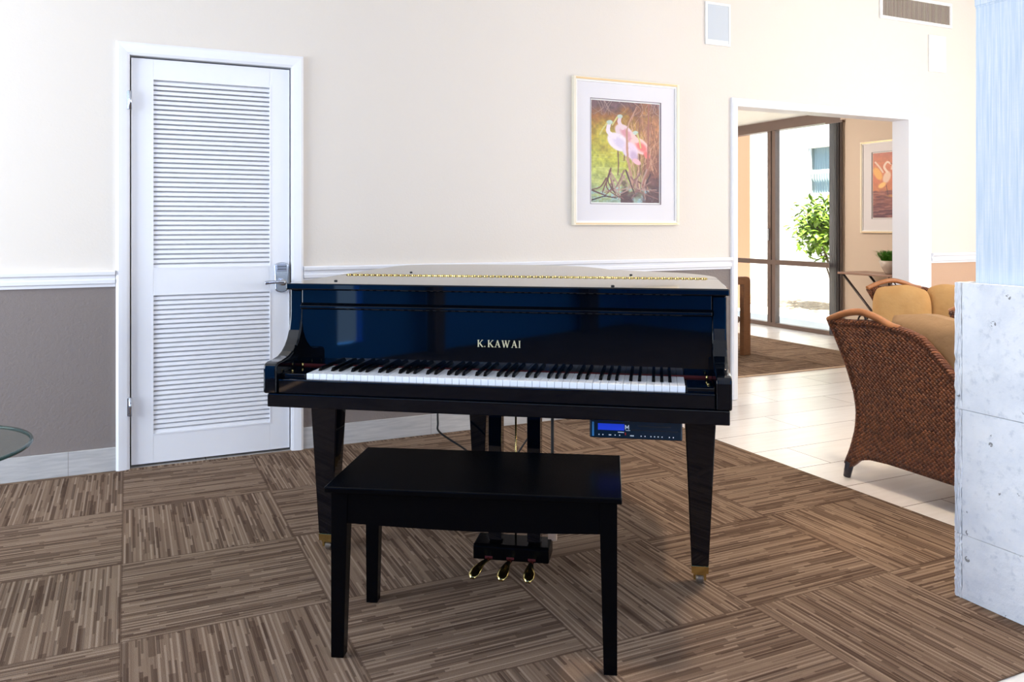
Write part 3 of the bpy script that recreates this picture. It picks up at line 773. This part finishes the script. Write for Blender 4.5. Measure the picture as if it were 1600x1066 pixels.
# pattern from low A: black after A(0), C, D, F, G
names = 'ABCDEFG'
bk = None
for i in range(51):
    nm = names[i % 7]
    if nm in 'ACDFG':
        uc = K0+(i+1)*KW+{'A': .0015, 'C': -.0018, 'D': .0018, 'F': -.002, 'G': 0}[nm]
        if bk is None:
            b = BM(); v0 = .088
            a = [b.verts.new(p) for p in [(-.0055, v0, .7106), (.0055, v0, .7106), (.0055, .1955, .7106), (-.0055, .1955, .7106), (-.0043, v0+.010, .7225), (.0043, v0+.010, .7225), (.0043, .1955, .7225), (-.0043, .1955, .7225)]]
            for f_ in ((3,2,1,0),(4,5,6,7),(0,1,5,4),(1,2,6,5),(2,3,7,6),(3,0,4,7)): b.faces.new([a[q] for q in f_])
            bk = obj('black_key', b, 'satin', kbd, bevel=.0012); bk.location.x = uc
        else:
            c = bk.copy(); COL.objects.link(c); c.parent = kbd; c.location.x = uc
b = BM(); box(b, .047, 1.447, .196, .2, .704, .7145); obj('red_felt_strip', b, 'felt', piano)
b = BM()
prism(b, [(.2005, .7146), (.2005, .905), (.232, .905), (.232, .7146)], .0465, 1.4475, 'x'); fb = obj('fallboard', b, 'black', piano)
b = BM(); prism(b, [(.186, .906), (.181, .9105), (.181, .919), (.186, .923), (.192, .926), (.232, .926), (.232, .906)], .0465, 1.4475, 'x'); obj('front_rail', b, 'black', piano, bevel=.002, angle=20)
b = BM(); box(b, .0465, 1.4475, .198, .232, .9265, .974); obj('front_panel', b, 'black', piano, bevel=.002)
# lettering: strokes with serifs, drawn in a 1 unit tall cell
def stroke(bm, x0, y0, x1, y1, w_, T):
    d = Vector((x1-x0, y1-y0)); d.normalize(); nrm = Vector((-d.y, d.x))*w_/2
    P = [(x0+nrm.x, y0+nrm.y), (x0-nrm.x, y0-nrm.y), (x1-nrm.x, y1-nrm.y), (x1+nrm.x, y1+nrm.y)]
    a = [bm.verts.new(T(p, 0)) for p in P]; c = [bm.verts.new(T(p, 1)) for p in P]
    bm.faces.new(a); bm.faces.new(c)
    for k in range(4): bm.faces.new([a[k], a[(k+1) % 4], c[(k+1) % 4], c[k]])
TH, TN, SF = .17, .075, .05
GL = {'K': (.86, [(.16, 0, .16, 1, TH), (.02, .02, .32, .02, SF), (.02, .98, .32, .98, SF), (.22, .42, .74, .97, TN), (.34, .55, .76, .02, TH), (.60, .98, .86, .98, SF), (.62, .02, .90, .02, SF)]),
      'A': (.92, [(.46, 1.02, .14, 0, TN), (.44, 1.0, .76, 0, TH), (.24, .33, .64, .33, TN*.8), (.0, .02, .28, .02, SF), (.6, .02, .92, .02, SF)]),
      'W': (1.25, [(.14, 1, .38, 0, TH), (.38, 0, .62, .96, TN), (.58, 1, .84, 0, TH), (.84, 0, 1.1, 1, TN), (.0, .98, .28, .98, SF), (.46, .98, .72, .98, SF), (.96, .98, 1.24, .98, SF)]),
      'I': (.34, [(.17, 0, .17, 1, TH), (.02, .02, .32, .02, SF), (.02, .98, .32, .98, SF)]),
      '.': (.22, [(.04, .07, .18, .07, .14)])}
def lettering(bm, text, height, u0, v_, h0, width=None, depth=.0012):
    tot = sum(GL[ch][0]+.14 for ch in text if ch != ' ')+.16*text.count(' ')
    sx = (width/tot) if width else height
    x = 0
    for ch in text:
        if ch == ' ': x += .16; continue
        wd, st = GL[ch]
        for s_ in st:
            stroke(bm, *s_[:4], s_[4], lambda p, k, x=x: (u0+(x+p[0])*sx, v_-depth*k, h0+p[1]*height))
        x += wd+.14
b = BM(); lettering(b, 'K. KAWAI', .0235, .676, .2003, .789, .152); obj('brand_lettering', b, 'letter', piano)
# legs
def pleg(u_, v_, yaw=0):
    b = BM(); taper(b, 0, 0, .068, .555, .056, .056, .100, .100); box(b, -.058, .058, -.058, .058, .556, .602)
    lg = obj('leg', b, 'black', piano, bevel=.003); lg.location = (u_, v_, 0)
    b = BM(); taper(b, 0, 0, .042, .0675, .0545, .0545, .057, .057); box(b, -.021, .021, -.018, .018, .033, .0415); box(b, -.021, -.0135, -.011, .011, .014, .033); box(b, .0135, .021, -.011, .011, .014, .033)
    obj('brass_ferrule', b, 'brass', lg, bevel=.001)
    b = BM()
    lathe(b, [(0, -.0115), (.012, -.0115), (.0155, -.007), (.0155, .007), (.012, .0115), (0, .0115)], 0, 0, 24)
    bmesh.ops.rotate(b, verts=b.verts[:], matrix=Matrix.Rotation(PI/2, 3, 'Y')); bmesh.ops.translate(b, verts=b.verts[:], vec=(0, 0, .0165))
    obj('caster', b, mat('worn_caster', rgb(120, 108, 96), .35, .6), lg)
    return lg
pleg(1.415, .31); pleg(.078, .36); pleg(.465, 1.20)
# lyre
ly = empty('pedal_lyre', (.779, .30, 0)); ly.parent = piano
b = BM(); box(b, -.045, .066, -.03, .03, .572, .602); taper(b, -.058, .0, .11, .602, .046, .05, .046, .05); taper(b, .078, .0, .11, .602, .046, .05, .046, .05)
obj('lyre_post', b, 'black', ly, bevel=.002)
b = BM(); prism(b, [(-.055, .052), (-.055, .098), (-.048, .104), (.055, .104), (.055, .052)], -.128, .134, 'x'); obj('pedal_box', b, 'satin', ly, bevel=.004)
b = BM(); box(b, .120, .150, .03, .05, .10, .16); obj('brace_tab', b, mat('pale_wood_tab', rgb(206, 176, 150), .6), ly)
b = BM(); tube(b, [(.010, .01, .10), (.010, .01, .585)], .0035, 8); obj('pedal_rod', b, 'brass', ly)
b = BM(); tube(b, [(.108, .25, .10), (.108, .25, .602)], .006, 8); obj('brace_rod', b, 'rubber', ly)
for k, (du, sk) in enumerate(((-.073, -.028), (.002, -.008), (.076, .006))):
    b = BM()
    secs = [(-.052, .0085, .055, 0), (-.075, .009, .057, .15), (-.10, .011, .060, .4), (-.125, .016, .058, .7), (-.148, .020, .053, .9), (-.166, .018, .046, 1), (-.178, .008, .040, 1.05)]
    top = []; bot = []
    for (y, hw, z, f_) in secs:
        x = du+sk*f_; ring = [b.verts.new((x+hw*math.cos(a), y, z+.0045*math.sin(a)+(0.002 if abs(math.cos(a)) < .5 else 0))) for a in [2*PI*q/12 for q in range(12)]]
        top.append(ring)
    for A, B_ in zip(top, top[1:]):
        for q in range(12): b.faces.new([A[q], A[(q+1) % 12], B_[(q+1) % 12], B_[q]])
    b.faces.new(top[0][::-1]); b.faces.new(top[-1])
    obj('pedal', b, 'brass', ly, smooth=True)
    b = BM(); box(b, du-.013, du+.013, -.0565, -.055, .058, .066); obj('pedal_felt', b, 'felt', ly)
# disc player slung under the keybed
dp = empty('disc_player', (1.066, .065, .535)); dp.parent = piano; dp['label'] = 'black disc player with blue display'
b = BM(); box(b, 0, .285, 0, .20, .0, .066); obj('player_body', b, 'player', dp, bevel=.004)
for q in ((.13, .272, .028, .030), (.15, .25, .040, .043)):
    b = BM(); box(b, q[0], q[1], -.0008, 0, q[2], q[3]); obj('player_slot', b, 'dark', dp)
b = BM(); box(b, .008, .014, -.001, 0, .006, .050); obj('side_strip', b, mat('player_side_strip', rgb(60, 120, 170), .2), dp)
b = BM(); box(b, .026, .108, -.0015, 0, .026, .046); obj('display', b, 'lcd', dp)
b = BM()
for x0 in (.028, .040, .060, .064, .078, .092, .126, .130, .134, .158, .170, .188, .199, .210, .222, .244, .256): box(b, x0, x0+.0032, -.0012, 0, .0095, .0125)
box(b, .088, .107, -.0012, 0, .0195, .0215); box(b, .112, .126, -.0012, 0, .0262, .0275)
M_ = [(.1115, .0305, .1115, .0435), (.1115, .0435, .1165, .034), (.1165, .034, .1215, .0435), (.1215, .0435, .1215, .0305)]
for q in M_: stroke(b, *q, .0023, lambda p, k: (p[0], -.0012*k, p[1]))
obj('player_printing', b, 'print', dp)
b = BM(); box(b, .110, .113, -.0015, 0, .012, .020); obj('red_button', b, 'red_button', dp)

# cables
b = BM(); tube(b, spline([(1.235, 3.40, .65), (1.237, 3.40, .44), (1.238, 3.40, .33), (1.246, 3.395, .285), (1.34, 3.348, .215), (1.46, 3.33, .12), (1.60, 3.36, .03), (1.75, 3.45, .006), (1.95, 3.62, .006)], 8), .0045, 8)
tag(obj('power_cable', b, 'cord'), 'black cable hanging under the piano left of the lyre, curving to the carpet', 'cable')
b = BM(); tube(b, spline([(1.74, 3.16, .60), (1.72, 3.20, .46), (1.62, 3.24, .28), (1.50, 3.26, .10), (1.46, 3.18, .006), (1.40, 3.0, .006)], 8), .004, 8)
tag(obj('pedal_cable', b, 'cord'), 'thin black cable slanting behind the brass rod of the piano lyre', 'cable')

# ------------------------------------------------------------------ piano bench
BA = math.radians(-32.0)
bench = empty('piano_bench', (.9405, 2.209, 0), BA, label='black wooden piano bench with flat lid standing in front of the keyboard', cat='bench')
b = BM(); box(b, -.407, .407, -.205, .205, .463, .480); obj('seat', b, 'satin', bench, bevel=.004, seg=3)
b = BM()
def apr(x0, x1, y0, y1, zb, arch):
    n = 12
    for i in range(n):
        a, c = i/n, (i+1)/n
        za = zb-arch*math.sin(PI*a); zc = zb-arch*math.sin(PI*c)
        xa = x0+(x1-x0)*a; xc = x0+(x1-x0)*c
        prism(b, [(xa, za), (xc, zc), (xc, .4625), (xa, .4625)], y0, y1, 'y')
apr(-.352, .352, -.180, -.158, .374, .008); apr(-.352, .352, .158, .178, .374, .008); box(b, -.378, -.358, -.13, .13, .374, .4625); box(b, .358, .378, -.13, .13, .374, .4625)
bmesh.ops.remove_doubles(b, verts=b.verts[:], dist=.0003)
obj('apron', b, 'satin', bench)
for sx in (-1, 1):
    for sy in (-1, 1):
        b = BM(); taper(b, sx*.370, sy*.160, 0.0005, .4625, .036, .036, .048, .048, ox=sx*.006, oy=sy*.006); obj('leg', b, 'satin', bench, bevel=.002)

# ------------------------------------------------------------------ glass table at the left edge
gt = empty('glass_side_table', (-.630, 3.083, 0), label='round glass side table just entering at the left edge of the room view', cat='table')
b = BM(); lathe(b, [(0, .488), (.340, .488), (.340, .500), (0, .500)], 0, 0, 96); obj('glass_top', b, 'table_glass', gt)
b = BM(); lathe(b, [(.340, .488), (.347, .489), (.350, .494), (.347, .4995), (.340, .500)], 0, 0, 96); obj('glass_rim', b, 'glass_edge', gt, smooth=True)
b = BM(); lathe(b, [(0, .0005), (.16, .0005), (.16, .012), (.03, .03), (.022, .06), (.022, .46), (.07, .475), (.07, .4875), (0, .4875)], -.02, 0.01, 32); obj('pedestal', b, 'chrome', gt, smooth=False)

# ------------------------------------------------------------------ wicker loveseats
WW = .86
def interp(x, pts):
    for (a, fa), (c, fc) in zip(pts, pts[1:]):
        if x <= c: return fa+(fc-fa)*max(0, (x-a)/(c-a))
    return pts[-1][1]
ARM = [(-.40, .56), (-.30, .54), (-.20, .50), (-.10, .565), (-.04, .635), (.02, .705), (.08, .728), (.16, .742), (.24, .744), (.30, .736), (.36, .732), (.44, .738)]
def flare(z): return interp(z, [(0, .085), (.06, .07), (.14, .035), (.24, .006), (.33, 0), (.42, .015), (.54, .06), (.66, .12), (.76, .18), (.9, .22)])
def shell(mirror_name, parent):
    # path: left arm front -> back -> right arm front, u along it
    path = []
    n = 26; y1 = .40; hw = WW/2; R_ = .12
    for i in range(n): path.append((-hw, y1-(y1+.40-R_)*i/(n-1)))
    for k in range(1, 9): a = PI+PI/2*k/8; path.append((-hw+R_+R_*math.cos(a), -.40+R_+R_*math.sin(a)))
    for i in range(1, 14): path.append((-hw+R_+(2*hw-2*R_)*i/14, -.40))
    path += [(-p[0], p[1]) for p in path[:n+8][::-1]]
    b = BM(); uvl = b.loops.layers.uv.new('UVMap'); nz = 22
    s_ = 0; grid = []; last = None
    for p in path:
        if last: s_ += math.hypot(p[0]-last[0], p[1]-last[1])
        last = p; col = []
        zt = interp(p[1], ARM) if p[1] > -.399 else .56+.10*math.cos(p[0]/hw*PI/2)
        yy = p[1]
        zb = interp(yy, [(-.40, .03), (-.36, .05), (-.31, .10), (-.25, .118), (.20, .122), (.30, .115), (.345, .095), (.375, .05), (.40, .03)]) if abs(p[0]) > hw-.001 else (.12 if p[1] < -.39 else .05)
        tw = max(0, min(1, (yy+.25)/.65))**1.6
        for k in range(nz+1):
            z = zb+(zt-zb)*k/nz
            col.append((b.verts.new((p[0]*(1+.05*max(0, z-.35)), yy+tw*flare(z)*1.02, z)), s_, z))
        grid.append(col)
    for A, B_ in zip(grid, grid[1:]):
        for k in range(nz):
            q = [A[k], B_[k], B_[k+1], A[k+1]]
            f_ = b.faces.new([x[0] for x in q]); f_.smooth = True
            for l_, x in zip(f_.loops, q): l_[uvl].uv = (x[1], x[2])
    tops = [g[-1][0].co.copy() for g in grid]; fr = [[v_[0].co.copy() for v_ in grid[0]], [v_[0].co.copy() for v_ in grid[-1]]]
    o = obj('wicker_shell', b, 'wicker', parent); 
    for p in o.data.polygons: p.use_smooth = True
    sm = o.modifiers.new('thick', 'SOLIDIFY'); sm.thickness = .028; sm.offset = 0
    b = BM(); uvl = b.loops.layers.uv.new('UVMap'); tube(b, tops, .019, 10)
    for e in fr: tube(b, e[1:], .016, 8)
    for f_ in b.faces:
        for l_ in f_.loops: l_[uvl].uv = (l_.vert.co.y*1.0+l_.vert.co.x, l_.vert.co.z)
    obj('braided_edge', b, 'wicker', parent)
    return fr
def cushion(name, m, parent, c, s_, rot=(0, 0, 0), puff=.5, seed=1, rd=.07):
    b = BM(); bmesh.ops.create_cube(b, size=1); bmesh.ops.subdivide_edges(b, edges=b.edges[:], cuts=11, use_grid_fill=True)
    R2 = Euler(rot).to_matrix(); r = random.Random(seed); ph = [r.uniform(0, 6) for _ in range(6)]
    for v_ in b.verts:
        p = v_.co*2
        # thickness thins to the seams on the y axis
        e = (1-abs(p.x)**3.2)*(1-abs(p.z)**3.2); th = .30+.70*max(0, e)**puff
        q = Vector((p.x*(1-rd*abs(p.z)**3), p.y*th, p.z*(1-rd*abs(p.x)**3)))
        q.y += .05*math.sin(p.x*4+ph[0])*math.sin(p.z*3+ph[1])*e; q.z += .03*math.sin(p.x*5+ph[2])
        q = Vector((q.x*s_[0]/2, q.y*s_[1]/2, q.z*s_[2]/2)); v_.co = R2 @ q+Vector(c)
    o = obj(name, b, m, parent, smooth=True); sb = o.modifiers.new('sub', 'SUBSURF'); sb.levels = 1; sb.render_levels = 2
    return o
def loveseat(loc, rz, label, name='wicker_armchair', cat='chair'):
    t_ = empty(name, loc, rz, label=label, cat=cat)
    fr = shell('', t_)
    hw = WW/2
    for sx in (-1, 1):
        # handle arching over the arm front, with ring
        hp = spline([(sx*(hw+.01), .575, .738), (sx*(hw+.012), .53, .758), (sx*(hw+.014), .46, .782), (sx*(hw+.014), .375, .794), (sx*(hw+.012), .29, .775), (sx*(hw+.01), .22, .748), (sx*(hw+.006), .17, .738)], 6)
        b = BM(); tube(b, hp, .017, 12); hd = obj('rattan_handle', b, 'rattan', t_)
        b = BM(); ring = [(sx*(hw+.012)+.004*math.sin(a), .375+.020*math.cos(a), .758+.022*math.sin(a)) for a in [2*PI*k/20 for k in range(20)]]
        tube(b, ring, .0042, 8, closed=True); obj('iron_ring', b, 'steel_frame', hd)
        for yy in (.445, -.385):
            b = BM(); tube(b, [(sx*hw, yy+.01, .075), (sx*hw, yy+.028 if yy > 0 else yy, .0005)], .02, 12, radii=[.021, .017]); obj('foot', b, mat('blackened_foot', rgb(34, 30, 40), .4), t_)
    b = BM(); box(b, -hw+.03, hw-.03, -.37, .43, .20, .27); obj('seat_base', b, 'wicker', t_)
    cushion('seat_cushion', 'tan_cloth', t_, (0, .03, .36), (WW-.09, .78, .16), seed=3) if False else None
    b = BM(); bmesh.ops.create_cube(b, size=1)
    for v_ in b.verts: v_.co = Vector((v_.co.x*(WW-.08), v_.co.y*.76+.05, v_.co.z*.15+.346))
    obj('seat_cushion', b, 'tan_cloth', t_, bevel=.045, seg=5)
    return t_
A = loveseat((3.54, 2.375, 0), 0, 'brown woven wicker armchair on the tile floor nearest the stone column')
WW = 1.60
B = loveseat((5.162, 3.342, 0), math.radians(70), 'wicker loveseat farther back, by the peach wall beside the opening', 'wicker_loveseat', 'sofa')
cushion('back_cushion', 'tan_cloth', A, (.03, -.20, .60), (.70, .24, .40), (math.radians(12), 0, 0), seed=5)
cushion('back_cushion', 'gold_cloth', B, (-.25, -.22, .60), (.90, .22, .36), (math.radians(10), 0, 0), seed=6)
def loose(name, m, wx, label, **kw):
    e = cushion(name, m, None, **kw); e.location = wx; tag(e, label, 'pillow'); return e
loose('throw_pillow', 'tan_cloth', (3.54, 2.375, 0), 'tan throw pillow leaning inside the arm of the nearer wicker armchair', c=(-.285, .10, .615), s_=(.50, .22, .36), rot=(math.radians(0), math.radians(0), math.radians(82)), seed=8)
def at_seat(x, y, z):
    a = math.radians(70); x += .2; return (5.162+x*math.cos(a)-y*math.sin(a), 3.342+x*math.sin(a)+y*math.cos(a), z)
loose('throw_pillow', 'gold_cloth', at_seat(.452, .405, .592), 'plump gold throw pillow leaning on the far arm of the rear wicker loveseat', c=(0, 0, 0), s_=(.38, .24, .35), rot=(math.radians(-12), 0, math.radians(-48)), seed=9, rd=.17)
loose('throw_pillow', 'gold_cloth', at_seat(.345, .06, .600), 'smoother gold cushion on the rear loveseat, right of the plump pillow', c=(0, 0, 0), s_=(.40, .20, .355), rot=(math.radians(-8), 0, math.radians(-48)), seed=12, rd=.12)

# ------------------------------------------------------------------ far room furniture
ct = empty('console_table', (6.62, 5.60, 0), label='slim brown console table on crossed dark metal legs in the far room', cat='table')
b = BM(); box(b, -.2, .2, -.40, .40, .714, .734); obj('tabletop', b, 'tabletop', ct, bevel=.003)
for x in (-.17, .17):
    for s_ in (-1, 1):
        b = BM(); tube(b, [(x+s_*.006, s_*.36, .713), (x+s_*.006, -s_*.36, .008)], .012, 8); obj('leg', b, 'steel_frame', ct)
b = BM(); tube(b, [(0, -.145, .713), (0, -.145, .30)], .006, 8); tube(b, [(0, -.045, .713), (0, -.045, .30)], .006, 8); tube(b, [(0, -.15, .30), (0, -.04, .30)], .006, 8); obj('hanging_bracket', b, 'steel_frame', ct)
pp = empty('potted_grass', (6.60, 5.505, .7345), label='bright green grass plant in a pale grey bowl on the console table', cat='plant')
b = BM(); lathe(b, [(0, 0), (.055, 0), (.062, .006), (.092, .06), (.118, .128), (.112, .128), (.086, .06), (.05, .02), (0, .02)], 0, 0, 40); obj('bowl', b, 'ceramic', pp, smooth=True)
b = BM(); lathe(b, [(0, .115), (.105, .115), (.1, .10), (0, .10)], 0, 0, 24); obj('soil', b, 'soil', pp)
b = BM()
for k in range(520):
    a = random.uniform(0, 2*PI); r = .085*math.sqrt(random.random()); p = Vector((r*math.cos(a), r*math.sin(a), .115))
    a2 = a+random.gauss(0, .5); out = random.uniform(.02, .12)+r*.7; L = random.uniform(.07, .13)
    q = p+Vector((math.cos(a2)*out*.45, math.sin(a2)*out*.45, L*.8)); e = p+Vector((math.cos(a2)*out, math.sin(a2)*out, L*random.uniform(.7, 1.0)))
    s_ = Vector((-math.sin(a2), math.cos(a2), 0))*.0028
    vs = [b.verts.new(x_) for x_ in (p-s_, p+s_, q+s_*.8, q-s_*.8, e)]
    b.faces.new(vs[:4]); b.faces.new([vs[3], vs[2], vs[4]])
tag(obj('grass_blades', b, 'grass', pp), kind='stuff')

wc = empty('wooden_armchair', (4.86, 5.93, 0), 0, label='wooden armchair with grey upholstery, half hidden behind the left side of the opening', cat='chair')
for y in (-.03, .56):
    b = BM()
    prof = []
    for k in range(7): a = PI/2*(1-k/6); prof.append((.335-.045+.045*math.cos(a), .727-.045+.045*math.sin(a)))
    pts = [(-.33, .655)] + [(-.33, .727)] + prof + [(.335, .001), (.255, .001), (.255, .655)]
    prism(b, pts, y-.03, y+.03, 'y'); obj('arm_frame', b, 'wood', wc, bevel=.006)
    b = BM(); box(b, -.33, -.27, y-.03, y+.03, .001, .654); obj('leg', b, 'wood', wc, bevel=.004)
b = BM(); box(b, -.26, .245, .002, .528, .36, .50); obj('seat_cushion', b, 'greycloth', wc, bevel=.03, seg=4)
b = BM(); box(b, -.268, .25, .002, .528, .30, .358); obj('seat_rail', b, 'wood', wc)
b = BM(); box(b, -.30, -.18, .002, .528, .502, .95); obj('backrest', b, 'greycloth', wc, bevel=.03, seg=4)
b = BM(); box(b, .11, .25, .002, .528, .502, .62); obj('side_cushion', b, 'greycloth', wc, bevel=.03, seg=4)

# ------------------------------------------------------------------ added ceiling downlights, unseen, warm fill for carpet, tile and seating
for (x, y, e), lab in zip( ((2.5, 2.3, 800), (3.5, 3.1, 150), (5.0, 2.7, 90), (4.2, 1.4, 110)), ('above the carpet between bench and column', 'above the carpet edge right of the piano', 'above the rear wicker loveseat', 'above the nearer wicker armchair')):
    t_ = empty('added_ceiling_light', (x, y, H1), label='added unseen ceiling fill light '+lab, cat='light', group='added ceiling fill lights')
    b = BM(); lathe(b, [(.075, -.004), (.095, -.004), (.095, 0), (.075, 0)], 0, 0, 32); obj('trim_ring', b, 'plast', t_)
    b = BM(); lathe(b, [(0, -.001), (.075, -.001), (.075, -.003), (0, -.003)], 0, 0, 32); obj('lens', b, 'fill_downlight', t_)
    l = bpy.data.lights.new('fill_downlight', 'SPOT'); l.spot_size = math.radians(88); l.spot_blend = .7; l.shadow_soft_size = .16; l.energy = e; l.color = (1, .80, .58)
    lo = bpy.data.objects.new('fill_downlight', l); COL.objects.link(lo); lo.location = (x, y, H1-.006)
fl = light('far_room_fill', 'POINT', (4.6, 7.2, 2.0), (0, 0, -1), 330, (1, .91, .82)); fl.data.shadow_soft_size = .15  # unseen fill light added to brighten the far room, no fixture
